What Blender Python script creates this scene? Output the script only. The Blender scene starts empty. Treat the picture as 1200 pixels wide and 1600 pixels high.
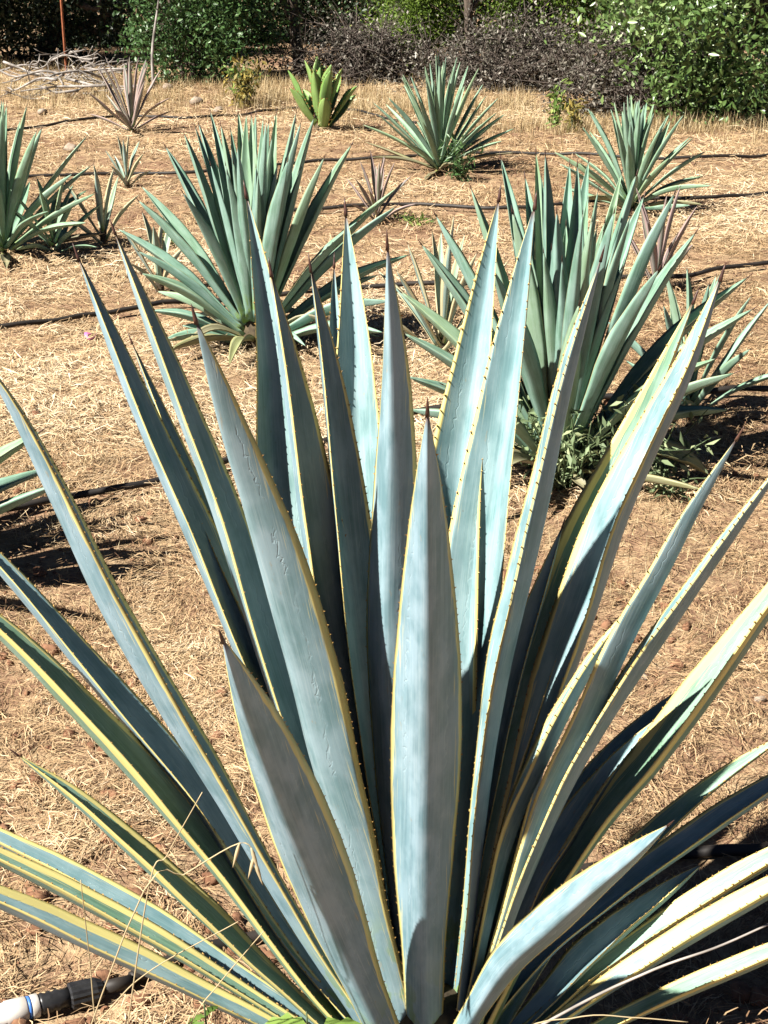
import bpy, math, random
import numpy as np
from mathutils import Vector, Matrix
R = math.radians
S = bpy.context.scene
COL = S.collection
# ------------------------------------------------------------------ camera
F, H = 2356.0, 1.6                       # focal length in photo pixels, camera height
TILT = R(21.1)
cam = bpy.data.cameras.new('camera'); co = bpy.data.objects.new('camera', cam); COL.objects.link(co)
co.location = (0, 0, H); co.rotation_euler = (math.pi/2 - TILT, 0, 0)
cam.sensor_fit = 'VERTICAL'; cam.angle = 2*math.atan(800/F); cam.clip_end = 500; cam.clip_start = 0.05
S.camera = co
# ------------------------------------------------------------------ light
SUN_EL, SUN_AZ = R(47), R(-122)          # azimuth from +Y (view direction), negative = left
w = bpy.data.worlds.new('World'); S.world = w; w.use_nodes = True
nt = w.node_tree; bg = nt.nodes['Background']
sky = nt.nodes.new('ShaderNodeTexSky'); sky.sky_type = 'NISHITA'; sky.sun_disc = False
sky.air_density = .22; sky.dust_density = .1; sky.altitude = 1500; sky.sun_elevation = SUN_EL; sky.sun_rotation = SUN_AZ
nt.links.new(sky.outputs[0], bg.inputs[0]); bg.inputs[1].default_value = 0.05
sl = bpy.data.lights.new('sun', 'SUN'); sl.energy = 5.0; sl.angle = R(0.53); sl.color = (1, .95, .87)
so = bpy.data.objects.new('sun', sl); COL.objects.link(so)
sdir = Vector((math.cos(SUN_EL)*math.sin(SUN_AZ), math.cos(SUN_EL)*math.cos(SUN_AZ), math.sin(SUN_EL)))
so.rotation_euler = sdir.to_track_quat('Z', 'Y').to_euler(); so.location = (-6, 0, 8)
vs = S.view_settings; vs.view_transform = 'Standard'; vs.look = 'None'; vs.gamma = 1; vs.exposure = 1.68
S.cycles.diffuse_bounces = 1; S.cycles.max_bounces = 6
vs.use_curve_mapping = False
# ------------------------------------------------------------------ helpers
def ray(px, py):
    a, b = (px-600)/F, (py-800)/F
    c, s = math.cos(TILT), math.sin(TILT)
    return np.array([a, c - b*s, -s - b*c])
CAM = np.array([0, 0, H])
def onY(px, py, Y):
    d = ray(px, py); return CAM + d*(Y/d[1])
def gnd(px, py, z=0.0):
    d = ray(px, py); return CAM + d*((z-H)/d[2])
def near(px, py, P):                     # the point of a pixel's ray nearest to P
    d = ray(px, py); d = d/np.linalg.norm(d)
    return CAM + d*np.dot(P-CAM, d)
def depth(P):
    v = P-CAM; return v[1]*math.cos(TILT) - v[2]*math.sin(TILT)
_vn = {}
def vnoise(x, y, sc, seed):
    if seed not in _vn: _vn[seed] = np.random.RandomState(seed).rand(256, 256)
    g = _vn[seed]; x = np.asarray(x, float)*sc; y = np.asarray(y, float)*sc
    xi = np.floor(x).astype(int); yi = np.floor(y).astype(int); fx = x-xi; fy = y-yi
    fx = fx*fx*(3-2*fx); fy = fy*fy*(3-2*fy)
    q = lambda i, j: g[(xi+i) % 256, (yi+j) % 256]
    return (q(0,0)*(1-fx)+q(1,0)*fx)*(1-fy) + (q(0,1)*(1-fx)+q(1,1)*fx)*fy
def gz(x, y):                            # height of the uneven ground
    return (vnoise(x, y, .9, 1)-.5)*.05 + (vnoise(x, y, 4, 2)-.5)*.028 + (vnoise(x, y, 13, 3)-.5)*.012
def gpt(px, py, up=0.0):                 # pixel -> point on the uneven ground
    p = gnd(px, py)
    for _ in range(3): p = gnd(px, py, float(gz(p[0], p[1]))+up)
    return p
def mesh(name, V, Fc, mat, parent=None, attrs=None, smooth=True):
    me = bpy.data.meshes.new(name)
    V = np.asarray(V, np.float32)
    if isinstance(Fc, np.ndarray):
        n = Fc.shape[1]
        me.vertices.add(len(V)); me.vertices.foreach_set('co', V.ravel())
        me.loops.add(Fc.size); me.loops.foreach_set('vertex_index', Fc.astype(np.int32).ravel())
        me.polygons.add(len(Fc)); me.polygons.foreach_set('loop_start', np.arange(0, Fc.size, n, dtype=np.int32))
        me.update(calc_edges=True)
    else:
        me.from_pydata([tuple(map(float, v)) for v in V], [], Fc); me.update()
    if smooth: me.polygons.foreach_set('use_smooth', np.ones(len(me.polygons), bool))
    for k, a in (attrs or {}).items():
        at = me.attributes.new(k, 'FLOAT', 'POINT')
        at.data.foreach_set('value', np.asarray(a, np.float32).ravel())
    if mat: me.materials.append(mat)
    o = bpy.data.objects.new(name, me); COL.objects.link(o)
    if parent: put(o, parent)
    return o
def put(o, parent):                      # parent while keeping world coordinates (parents are only translated)
    o.parent = parent; M = Matrix.Identity(4); q = parent
    while q: M = M @ Matrix.Translation(-Vector(q.location)); q = q.parent
    if o.type == 'MESH': o.data.transform(M)
def tag(o, label=None, cat=None, group=None, kind=None):
    for k, v in (('label', label), ('category', cat), ('group', group), ('kind', kind)):
        if v: o[k] = v
    return o
def empty(name, loc, label, cat, group=None):
    o = bpy.data.objects.new(name, None); COL.objects.link(o); o.location = tuple(map(float, loc))
    o.empty_display_size = .05
    return tag(o, label, cat, group)
def catmull(P, n):
    P = np.asarray(P, float)
    Q = np.vstack([2*P[0]-P[1], P, 2*P[-1]-P[-2]]); out = []
    for u in np.linspace(0, len(P)-1-1e-6, n):
        i = int(u); f = u-i; a, b, c, d = Q[i:i+4]
        out.append(.5*((2*b)+(-a+c)*f+(2*a-5*b+4*c-d)*f*f+(-a+3*b-3*c+d)*f**3))
    return np.array(out)
def resample(P, n):                      # even steps by length
    d = np.r_[0, np.cumsum(np.linalg.norm(np.diff(P, axis=0), axis=1))]
    s = np.linspace(0, d[-1], n)
    return np.stack([np.interp(s, d, P[:, k]) for k in range(3)], 1), d[-1]
def nrm(v): return v/np.maximum(np.linalg.norm(v, axis=-1, keepdims=True), 1e-9)
def tube(P, rad, sides=8, cap=True):
    P = np.asarray(P, float); n = len(P); rad = np.broadcast_to(rad, (n,))
    T = nrm(np.gradient(P, axis=0)); a = np.array([0, 0, 1.]) if abs(T[0][2]) < .9 else np.array([1., 0, 0])
    U = nrm(np.cross(T, a)); W = np.cross(T, U)
    th = np.linspace(0, 2*np.pi, sides, endpoint=False)
    V = (P[:, None]+rad[:, None, None]*(np.cos(th)[None, :, None]*U[:, None]+np.sin(th)[None, :, None]*W[:, None])).reshape(-1, 3)
    Fc = [(i*sides+j, i*sides+(j+1) % sides, (i+1)*sides+(j+1) % sides, (i+1)*sides+j) for i in range(n-1) for j in range(sides)]
    if cap: Fc += [tuple(range(sides))[::-1], tuple(range((n-1)*sides, n*sides))]
    return V, Fc
def merge(parts):
    V, Fc, k = [], [], 0
    for v, f in parts:
        V.append(v); Fc += [tuple(i+k for i in q) for q in f]; k += len(v)
    return np.vstack(V), Fc
# ------------------------------------------------------------------ materials
class NT:
    def __init__(s, name):
        s.m = bpy.data.materials.new(name); s.m.use_nodes = True; s.t = s.m.node_tree
        s.b = s.t.nodes['Principled BSDF']
    def n(s, typ, **kw):
        o = s.t.nodes.new('ShaderNode'+typ)
        for k, v in kw.items(): setattr(o, k, v)
        return o
    def set(s, sock, v):
        if hasattr(v, 'is_linked') or isinstance(v, bpy.types.NodeSocket): s.t.links.new(v, sock)
        elif isinstance(v, (tuple, list)) and len(v) == 3 and sock.type == 'RGBA': sock.default_value = (*v, 1)
        else: sock.default_value = v
    def math(s, op, a, b=0.0, c=0.0, clamp=False):
        o = s.n('Math', operation=op, use_clamp=clamp)
        for i, v in enumerate((a, b, c)): s.set(o.inputs[i], v)
        return o.outputs[0]
    def attr(s, nm): return s.n('Attribute', attribute_name=nm).outputs['Fac']
    def xyz(s, x, y, z=0.0):
        o = s.n('CombineXYZ'); [s.set(o.inputs[i], v) for i, v in enumerate((x, y, z))]; return o.outputs[0]
    def noise(s, vec, scale, detail=3, rough=.55):
        o = s.n('TexNoise'); s.set(o.inputs['Vector'], vec); o.inputs['Scale'].default_value = scale
        o.inputs['Detail'].default_value = detail; o.inputs['Roughness'].default_value = rough; return o.outputs[0]
    def step(s, v, lo, hi, a=0.0, b=1.0):
        o = s.n('MapRange', interpolation_type='SMOOTHSTEP'); s.set(o.inputs[0], v)
        for i, q in enumerate((lo, hi, a, b)): s.set(o.inputs[i+1], q)
        return o.outputs[0]
    def mix(s, f, a, b):
        o = s.n('Mix', data_type='RGBA'); s.set(o.inputs[0], f); s.set(o.inputs[6], a); s.set(o.inputs[7], b); return o.outputs[2]
    def hue(s, c, r, g_, b):
        o = s.n('Mix', data_type='RGBA', blend_type='MULTIPLY'); o.inputs[0].default_value = 1; s.set(o.inputs[6], c); o.inputs[7].default_value = (r, g_, b, 1); return o.outputs[2]
    def ramp(s, f, stops):
        o = s.n('ValToRGB'); s.set(o.inputs[0], f); e = o.color_ramp.elements
        while len(e) < len(stops): e.new(.5)
        for q, (p, c) in zip(e, stops): q.position = p; q.color = (*c, 1)
        return o.outputs[0]
    def bump(s, h, strength, dist, prev=None):
        o = s.n('Bump'); o.inputs['Strength'].default_value = strength; o.inputs['Distance'].default_value = dist
        s.set(o.inputs['Height'], h)
        if prev: s.set(o.inputs['Normal'], prev)
        return o.outputs[0]
    def out(s, col=None, rough=None, normal=None, spec=None):
        if col is not None: s.set(s.b.inputs['Base Color'], col)
        if rough is not None: s.set(s.b.inputs['Roughness'], rough)
        if normal is not None: s.set(s.b.inputs['Normal'], normal)
        if spec is not None: s.b.inputs['Specular IOR Level'].default_value = spec
        return s.m
def agave_mat(name, c1, c2, cm, tipc, bloom=(.42, .52, .54), marg=True, imprint=.5, rough=.5, bloomamt=.5, basec=(.12, .2, .05), yel=.3, adax=(.90, 1.02, 1.0)):
    g = NT(name); s = g.attr('s'); sw = g.attr('sw'); tl = g.attr('tl'); t = g.attr('t'); ml = g.attr('ml'); ab = g.attr('ab')
    rnd = g.n('ObjectInfo').outputs['Random']; r10 = g.math('MULTIPLY', rnd, 37.0)
    a = g.math('ABSOLUTE', s)
    wm = g.noise(g.xyz(g.math('MULTIPLY', tl, 9), g.math('MULTIPLY', s, .9), r10), 1, 3)
    strk = g.noise(g.xyz(g.math('MULTIPLY', sw, 260), g.math('MULTIPLY', tl, 4), r10), 1, 3)
    blot = g.noise(g.xyz(g.math('MULTIPLY', sw, 38), g.math('MULTIPLY', tl, 13), r10), 1, 5, .55)
    fine = g.noise(g.xyz(g.math('MULTIPLY', sw, 900), g.math('MULTIPLY', tl, 12), r10), 1, 2)
    col = g.mix(g.step(strk, .3, .7), c1, c2)
    col = g.mix(g.math('MULTIPLY', g.step(blot, .35, .65), bloomamt), col, bloom)
    col = g.mix(ab, g.hue(col, *adax), g.hue(col, .93, 1.0, 1.07))
    col = g.mix(g.math('MULTIPLY', g.math('POWER', g.math('FRACT', g.math('MULTIPLY', rnd, 7.3)), 2.0), yel), col, (.30, .37, .13))
    # imprint left by the teeth of the neighbouring leaves: a scalloped pale line
    tri = g.math('PINGPONG', g.math('ADD', g.math('MULTIPLY', tl, 44), g.math('MULTIPLY', blot, 5.0)), .5)
    g0 = g.math('ADD', g.math('MULTIPLY', rnd, .22), .28)
    f = g.math('SUBTRACT', g.math('SUBTRACT', a, g.math('MULTIPLY', g.math('POWER', t, .7), .55)), g.math('SUBTRACT', g0, .30))
    f = g.math('ADD', f, g.math('MULTIPLY', g.math('SUBTRACT', blot, .5), .34))
    f = g.math('SUBTRACT', f, g.math('MULTIPLY', tri, .16))
    line = g.step(g.math('ABSOLUTE', f), .0, .035, 1.0, 0.0)
    line = g.math('MULTIPLY', line, g.step(blot, .42, .56))
    line = g.math('MULTIPLY', line, imprint)
    inside = g.step(f, -.05, .05)
    col = g.mix(g.math('MULTIPLY', inside, .25*imprint), col, c1)
    col = g.mix(g.math('MULTIPLY', line, .09), col, (.5, .6, .6))
    # green where the wax has been rubbed off near the base
    rub = g.math('MULTIPLY', g.step(t, .05, .26, 1.0, 0.0), g.step(blot, .5, .58))
    col = g.mix(rub, col, basec)
    col = g.mix(g.math('MULTIPLY', g.step(fine, .52, .72), .15), col, (.55, .6, .58))
    spot = g.step(g.noise(g.xyz(g.math('MULTIPLY', sw, 160), g.math('MULTIPLY', tl, 120), r10), 1, 2), .74, .8)
    col = g.mix(g.math('MULTIPLY', spot, .5), col, (.14, .12, .08))
    scar = g.step(g.noise(g.xyz(g.math('MULTIPLY', sw, 110), g.math('MULTIPLY', tl, 22), g.math('ADD', r10, 9.0)), 1, 4, .65), .66, .72)
    col = g.mix(g.math('MULTIPLY', scar, .45), col, (.26, .22, .14))
    dust = g.step(g.noise(g.xyz(g.math('MULTIPLY', sw, 14), g.math('MULTIPLY', tl, 3), g.math('ADD', r10, 3.0)), 1, 5, .7), .45, .7)
    col = g.mix(g.math('MULTIPLY', dust, .25), col, bloom)
    if marg:
        wob = g.math('ADD', g.math('ADD', a, g.math('MULTIPLY', g.math('SUBTRACT', wm, .5), .16)), g.math('MULTIPLY', g.math('SUBTRACT', strk, .5), .05))
        col = g.mix(g.step(g.math('SUBTRACT', wob, ml), -.01, .02), col, g.mix(g.step(strk, .4, .62), cm, tuple(min(1, q*1.12) for q in cm)))
        st2 = g.math('MULTIPLY', g.step(fine, .6, .66), g.step(g.math('SUBTRACT', wob, ml), -.16, -.1))
        col = g.mix(g.math('MULTIPLY', st2, .6), col, cm)
    edge = g.step(a, .972, .995)
    col = g.mix(g.math('MULTIPLY', edge, .55), col, (.42, .26, .06))
    col = g.mix(g.step(t, .972, .998), col, tipc)
    nb = g.bump(strk, .12, .002); nb = g.bump(line, .3, .0015, nb)
    ro = g.step(blot, .3, .7, rough-.08, rough+.12)
    return g.out(col, ro, nb, .32)
M = {}
M['hero'] = agave_mat('variegated_agave_leaf', (0.104, 0.180, 0.200), (0.156, 0.244, 0.264), (0.555, 0.485, 0.185), (0.080, 0.036, 0.024), bloom=(.325, .405, .44), imprint=.9, bloomamt=.55, yel=.10)
M['hero_green'] = agave_mat('variegated_agave_leaf_green', (.095, .170, .120), (.150, .245, .165), (0.555, 0.485, 0.185), (0.080, 0.036, 0.024), bloom=(.25, .345, .295), imprint=.9, bloomamt=.55, yel=.10)
M['blue'] = agave_mat('blue_agave_leaf', (0.094, 0.173, 0.119), (0.151, 0.241, 0.176), (0.252, 0.288, 0.108), (0.072, 0.036, 0.025), bloom=(0.223, 0.317, 0.263), marg=False, imprint=.35, bloomamt=.6)
M['blue2'] = agave_mat('pale_green_agave_leaf', (0.094, 0.169, 0.104), (0.158, 0.245, 0.155), (0.288, 0.288, 0.108), (0.086, 0.043, 0.029), bloom=(0.230, 0.317, 0.238), marg=False, imprint=.2, bloomamt=.6)
M['pink'] = agave_mat('pinkish_agave_leaf', (.095, .088, .074), (.155, .138, .118), (.25, .185, .17), (.08, .035, .03), bloom=(.21, .195, .175), imprint=.1)
M['broad'] = agave_mat('broad_green_agave_leaf', (0.080, 0.152, 0.028), (0.136, 0.232, 0.048), (0.240, 0.200, 0.064), (0.112, 0.048, 0.024), bloom=(0.168, 0.264, 0.072), marg=False, imprint=.25, rough=.42)
M['grey'] = agave_mat('grey_agave_leaf', (0.122, 0.180, 0.144), (0.194, 0.259, 0.216), (0.360, 0.331, 0.202), (0.086, 0.043, 0.029), bloom=(0.259, 0.317, 0.288), imprint=.1)
def simple(name, c1, c2, scale=20, rough=.7, bump=0.0, dist=.003, spec=.3):
    g = NT(name); tc = g.n('TexCoord').outputs['Object']; nz = g.noise(tc, scale, 4)
    nb = g.bump(nz, bump, dist) if bump else None
    return g.out(g.mix(g.step(nz, .3, .7), c1, c2), rough, nb, spec)
def attr_mat(name, stops, rough=.7, trans=0.0, spec=.3, k=1.0):
    stops = [(p, tuple(q*k for q in c)) for p, c in stops]
    g = NT(name); r = g.attr('r'); c = g.ramp(r, stops); g.out(c, rough, None, spec)
    if trans:
        tr = g.n('BsdfTranslucent'); g.set(tr.inputs[0], c); ms = g.n('MixShader'); ms.inputs[0].default_value = trans
        o = g.t.nodes['Material Output']
        g.t.links.new(g.b.outputs[0], ms.inputs[1]); g.t.links.new(tr.outputs[0], ms.inputs[2]); g.t.links.new(ms.outputs[0], o.inputs[0])
    return g.m
M['spine'] = simple('agave_spine', (.035, .016, .013), (.085, .042, .03), 60, .4)
M['tooth'] = simple('agave_tooth', (.22, .11, .035), (.42, .28, .09), 90, .5)
M['caudex'] = simple('agave_stem', (0.034, 0.024, 0.014), (0.082, 0.061, 0.034), 30, .9, .6, .01)
M['hose'] = simple('black_drip_hose', (.009, .008, .008), (.030, .024, .019), 9, .6, .15, .002)
M['nut'] = simple('black_plastic', (.012, .012, .013), (.022, .022, .023), 60, .35)
M['white'] = simple('white_plastic', (0.354, 0.320, 0.272), (0.530, 0.524, 0.510), 14, .45)
M['bluering'] = simple('blue_plastic', (.04, .12, .35), (.05, .15, .42), 30, .4)
M['straw'] = attr_mat('dry_straw', [(0, (.16, .085, .05)), (.25, (.36, .23, .12)), (.6, (.56, .405, .23)), (1, (.80, .66, .46))], .75, .15, k=.84)
M['drygrass'] = attr_mat('dry_grass', [(0, (.30, .20, .09)), (.5, (.52, .39, .20)), (1, (.70, .58, .36))], .75, .25, k=.72)
M['clod'] = simple('red_soil_clod', (0.109, 0.051, 0.027), (0.204, 0.105, 0.058), 40, .95, .8, .006)
M['stone'] = simple('field_stone', (0.170, 0.129, 0.095), (0.286, 0.231, 0.177), 22, .9, .7, .008)
M['deadwood'] = simple('bleached_dead_wood', (.10, .088, .076), (.32, .29, .26), 9, .9, .6, .006)
M['bark'] = simple('dark_bark', (.045, .033, .024), (.11, .085, .065), 14, .95, .8, .012)
M['twig'] = simple('grey_twig', (.035, .026, .021), (.11, .088, .073), 25, .9)
M['rust'] = simple('rusty_iron', (.16, .05, .022), (.26, .085, .035), 30, .9, .4, .003)
M['leafA'] = attr_mat('shrub_leaf_green', [(0, (.03, .065, .02)), (.5, (.075, .16, .045)), (1, (.17, .29, .10))], .45, .2, .4, k=.72)
M['leafB'] = attr_mat('tree_leaf_light_green', [(0, (.05, .11, .03)), (.5, (.16, .27, .07)), (1, (.36, .47, .19))], .36, .2, .5, k=.64)
M['leafC'] = attr_mat('shrub_leaf_yellow_green', [(0, (.06, .10, .015)), (.5, (.14, .23, .03)), (1, (.28, .38, .06))], .5, .3, .35, k=.8)
M['leafD'] = attr_mat('dark_evergreen_leaf', [(0, (.012, .022, .009)), (.6, (.026, .048, .018)), (1, (.06, .095, .035))], .5, .15, .35, k=.72)
M['leafX'] = attr_mat('withered_grey_leaf', [(0, (.04, .034, .024)), (.5, (.105, .093, .068)), (.8, (.25, .225, .18)), (1, (.60, .56, .48))], .6, .1, .35, k=.62)
M['weed'] = attr_mat('weed_leaf', [(0, (.09, .16, .03)), (.6, (.19, .29, .06)), (1, (.34, .40, .12))], .55, .3, k=.9)
M['weedgrey'] = attr_mat('grey_green_weed_leaf', [(0, (.07, .10, .045)), (.6, (.15, .20, .10)), (1, (.30, .34, .18))], .6, .25, k=1.15)
M['weedyel'] = attr_mat('yellowing_weed_leaf', [(0, (.12, .10, .03)), (.5, (.30, .25, .06)), (1, (.45, .34, .08))], .6, .3, k=.72)
M['petal'] = simple('pink_petal', (0.578, 0.109, 0.286), (0.626, 0.170, 0.340), 60, .6)
M['deadleaf'] = agave_mat('yellowing_agave_leaf', (0.144, 0.119, 0.061), (0.216, 0.180, 0.101), (0.360, 0.324, 0.072), (0.086, 0.058, 0.036), bloom=(0.194, 0.155, 0.108), marg=False, imprint=0, basec=(0.252, 0.288, 0.058))
def ground_mat():
    g = NT('dry_field_ground'); p = g.n('NewGeometry').outputs['Position']
    big = g.noise(p, .9, 5, .6); mid = g.noise(p, 7, 5, .65); fin = g.noise(p, 55, 4, .7)
    c = g.ramp(g.math('ADD', g.math('MULTIPLY', mid, .6), g.math('MULTIPLY', fin, .4)),
               [(.30, (0.096, 0.049, 0.030)), (.45, (0.186, 0.114, 0.069)), (.56, (0.294, 0.207, 0.120)), (.72, (0.396, 0.306, 0.192))])
    red = g.ramp(fin, [(.3, (0.087, 0.041, 0.026)), (.7, (0.211, 0.115, 0.074))])
    c = g.mix(g.step(big, .50, .66, 0.0, .65), c, red)
    nb = g.bump(mid, .5, .03); nb = g.bump(fin, .8, .012, nb)
    return g.out(c, .95, nb, .15)
M['ground'] = ground_mat()
# ------------------------------------------------------------------ ground sheet
def axis(lo, hi, fine_lo, fine_hi, step, grow):
    a = list(np.arange(fine_lo, fine_hi, step)); s = step
    while a[-1] < hi: s *= grow; a.append(a[-1]+s)
    b = []; s = step; q = fine_lo
    while q > lo: s *= grow; q -= s; b.append(q)
    return np.array(b[::-1]+a)
xs = axis(-150, 150, -2.2, 2.2, .03, 1.06); ys = axis(-150, 300, 1.4, 4.6, .03, 1.03)
X, Y = np.meshgrid(xs, ys, indexing='ij')
V = np.stack([X, Y, gz(X, Y)], -1).reshape(-1, 3)
ni, nj = len(xs), len(ys); I = np.arange(ni*nj).reshape(ni, nj)
Fq = np.stack([I[:-1, :-1], I[1:, :-1], I[1:, 1:], I[:-1, 1:]], -1).reshape(-1, 4)
tag(mesh('ground', V, Fq, M['ground']), 'dry straw-littered reddish soil of the agave field', None, None, 'structure')
# ------------------------------------------------------------------ agave leaves
PROF = np.array([(0, .66), (.10, .56), (.22, .64), (.36, .86), (.47, .98), (.55, 1), (.65, .93), (.75, .76), (.85, .53), (.93, .28), (.975, .11), (1, .012)])
def leaf_mesh(name, parent, P, n0, W, mat, ml=.8, thick=.30, fold=1.0, nv=30, ns=6, roll=0.0, twist=0.0, teeth=False, tsc=1.0, spine=True, prof=PROF, rng=None):
    P, L = resample(np.asarray(P, float), nv)
    t = np.linspace(0, 1, nv)
    t = t**.9
    P = np.stack([np.interp(t, np.linspace(0, 1, nv), P[:, k]) for k in range(3)], 1)
    T = nrm(np.gradient(P, axis=0))
    N = nrm(n0[None]-(T@n0)[:, None]*T); B = np.cross(T, N)
    a = roll + twist*t
    ca, sa = np.cos(a)[:, None], np.sin(a)[:, None]
    N, B = N*ca+B*sa, B*ca-N*sa
    wd = np.interp(t, prof[:, 0], prof[:, 1])*W
    ch = np.interp(t, [0, .12, .35, .6, .85, 1], [.40, .40, .46, .64, .95, 1.1])*fold
    th = np.interp(t, [0, .1, .4, .8, 1], [.55, .42, .24, .24, .5])*thick/.30
    s = np.linspace(-1, 1, 2*ns+1)
    rr = np.sqrt(s*s+.012)-np.sqrt(.012)
    rr = .65*rr+.35*rr**2
    ang = np.arctan(ch)[:, None]
    hx = s[None]*np.cos(ang*.8)*wd[:, None]/2
    hy = rr[None]*np.sin(ang)*wd[:, None]*.62
    wig = (rng.randn(2)*.012) if rng is not None else (0, 0)
    hy = hy + (np.sin(t*17+wig[0]*99)[:, None]*s[None]*.012 + np.sin(t*31+wig[1]*99)[:, None]*np.abs(s)[None]*.008)*wd[:, None]
    top = P[:, None]+B[:, None]*hx[..., None]+N[:, None]*hy[..., None]
    sa_ = s[1:-1]
    dth = th[:, None]*wd[:, None]*.5*(1-np.abs(sa_)[None]**1.7)**.8
    bot = top[:, 1:-1]-N[:, None]*dth[..., None]
    m = 2*ns+1; k = 2*ns-1
    V = np.concatenate([top, bot[:, ::-1]], 1).reshape(-1, 3); c = m+k
    Fc = [(i*c+j, (i+1)*c+j, (i+1)*c+(j+1) % c, i*c+(j+1) % c) for i in range(nv-1) for j in range(c)]
    Fc.append(tuple(range(c))); Fc.append(tuple(range((nv-1)*c, nv*c))[::-1])
    ss = np.r_[s, sa_[::-1]]; one = np.ones(nv)
    at = dict(s=np.outer(one, ss), sw=np.outer(wd/2, ss), t=np.outer(t, np.ones(c)), tl=np.outer(t*L, np.ones(c)),
              ab=np.outer(one, np.r_[np.zeros(m), np.ones(k)]), ml=np.outer(one, np.where(ss < 0, ml if np.isscalar(ml) else ml[0], ml if np.isscalar(ml) else ml[1])))
    o = mesh(name, V, Fc, mat, None, at)
    base = P[0]; o.location = tuple(base); o.data.transform(Matrix.Translation(-Vector(base)))
    if parent: o.parent = parent; o.location = Vector(base)-Vector(parent.location)
    loc = lambda q: q-base
    if spine:
        e = P[-1]; d = T[-1]; l = min(.019, W*.22)
        q, f = tube(np.array([e-d*l*.35, e, e+d*l*.5, e+d*l]), np.array([.022, .019, .012, .002])*W*1.3, 6)
        sp = mesh('terminal_spine', loc(q), f, M['spine']); sp.parent = o
    if teeth:
        vv, ff = [], []; rng = rng or np.random.RandomState(0)
        for side in (0, m-1):
            E = top[:, side]; sg = -1 if side == 0 else 1
            d = np.r_[0, np.cumsum(np.linalg.norm(np.diff(E, axis=0), axis=1))]
            q = .02
            while q < d[-1]*.955:
                p = np.array([np.interp(q, d, E[:, k_]) for k_ in range(3)]); i = min(int(np.interp(q, d, np.arange(nv))), nv-1)
                ou = nrm(B[i]*sg*.9+N[i]*.35+T[i]*(.35*rng.randn())); h = rng.uniform(.0018, .0040)*tsc; bw = rng.uniform(.0011, .0022)*tsc
                k0 = len(vv); p = p-ou*.001
                vv += [p-T[i]*bw, p+T[i]*bw, p+N[i]*bw*.8, p+ou*h+T[i]*h*.35]
                ff += [(k0, k0+1, k0+3), (k0+1, k0+2, k0+3), (k0+2, k0, k0+3), (k0, k0+2, k0+1)]
                q += rng.uniform(.009, .026)*(1+(tsc-1)*.4)
        te = mesh('margin_teeth', loc(np.array(vv)), ff, M['tooth'], smooth=False); te.parent = o; te['kind'] = 'stuff'
    return o
def caudex(parent, c, r, h, mat=None):
    P = np.array([[c[0], c[1], c[2]-.06], [c[0], c[1], c[2]], [c[0], c[1], c[2]+h*.5], [c[0], c[1], c[2]+h]])
    v, f = tube(P, np.array([.8, 1, .9, .45])*r, 12)
    return mesh('stem', v, f, mat or M['caudex'], parent)
UP = np.array([0, 0, 1.])
def traced_leaf(parent, name, base, pts, dy, W, mat, rng, n0=None, **kw):
    """pts: pixels base -> tip; dy: how far behind (+) or before (-) the base the tip lies."""
    pb = pts[0]; Bp = onY(pb[0], pb[1], base[1]+.10*max(-.6, min(.6, dy)))
    if Bp[2] < .01: Bp = near(pb[0], pb[1], np.array([Bp[0], Bp[1], .01]))
    Tp = onY(pts[-1][0], pts[-1][1], base[1]+dy)
    q = np.array(pts, float); d = np.r_[0, np.cumsum(np.hypot(*np.diff(q, axis=0).T))]; d /= d[-1]
    P = [Bp]
    for (x, y), u in list(zip(pts, d))[1:-1]:
        P.append(near(x, y, Bp+(Tp-Bp)*u))
    P.append(Tp)
    P = catmull(P, 40)
    c = nrm(Tp-Bp)
    if n0 is None:
        rad = np.array([Tp[0]-base[0], Tp[1]-base[1], 0]); rad = nrm(rad)
        n0 = nrm(UP*.9-rad*.6); n0 = nrm(n0-c*np.dot(n0, c))
    Wm = W*depth((Bp+Tp)/2)/F
    return leaf_mesh(name, parent, P, n0, Wm, mat, rng=rng, **kw)
# ------------------------------------------------------------------ the foreground agave
HB = np.array([.065, 1.80, 0.0]); HB[2] = gz(HB[0], HB[1])
hero = empty('agave_plant', HB, 'large blue-grey agave with cream-yellow leaf margins filling the foreground', 'agave')
caudex(hero, HB, .10, .16)
hr = np.random.RandomState(5)
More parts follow.
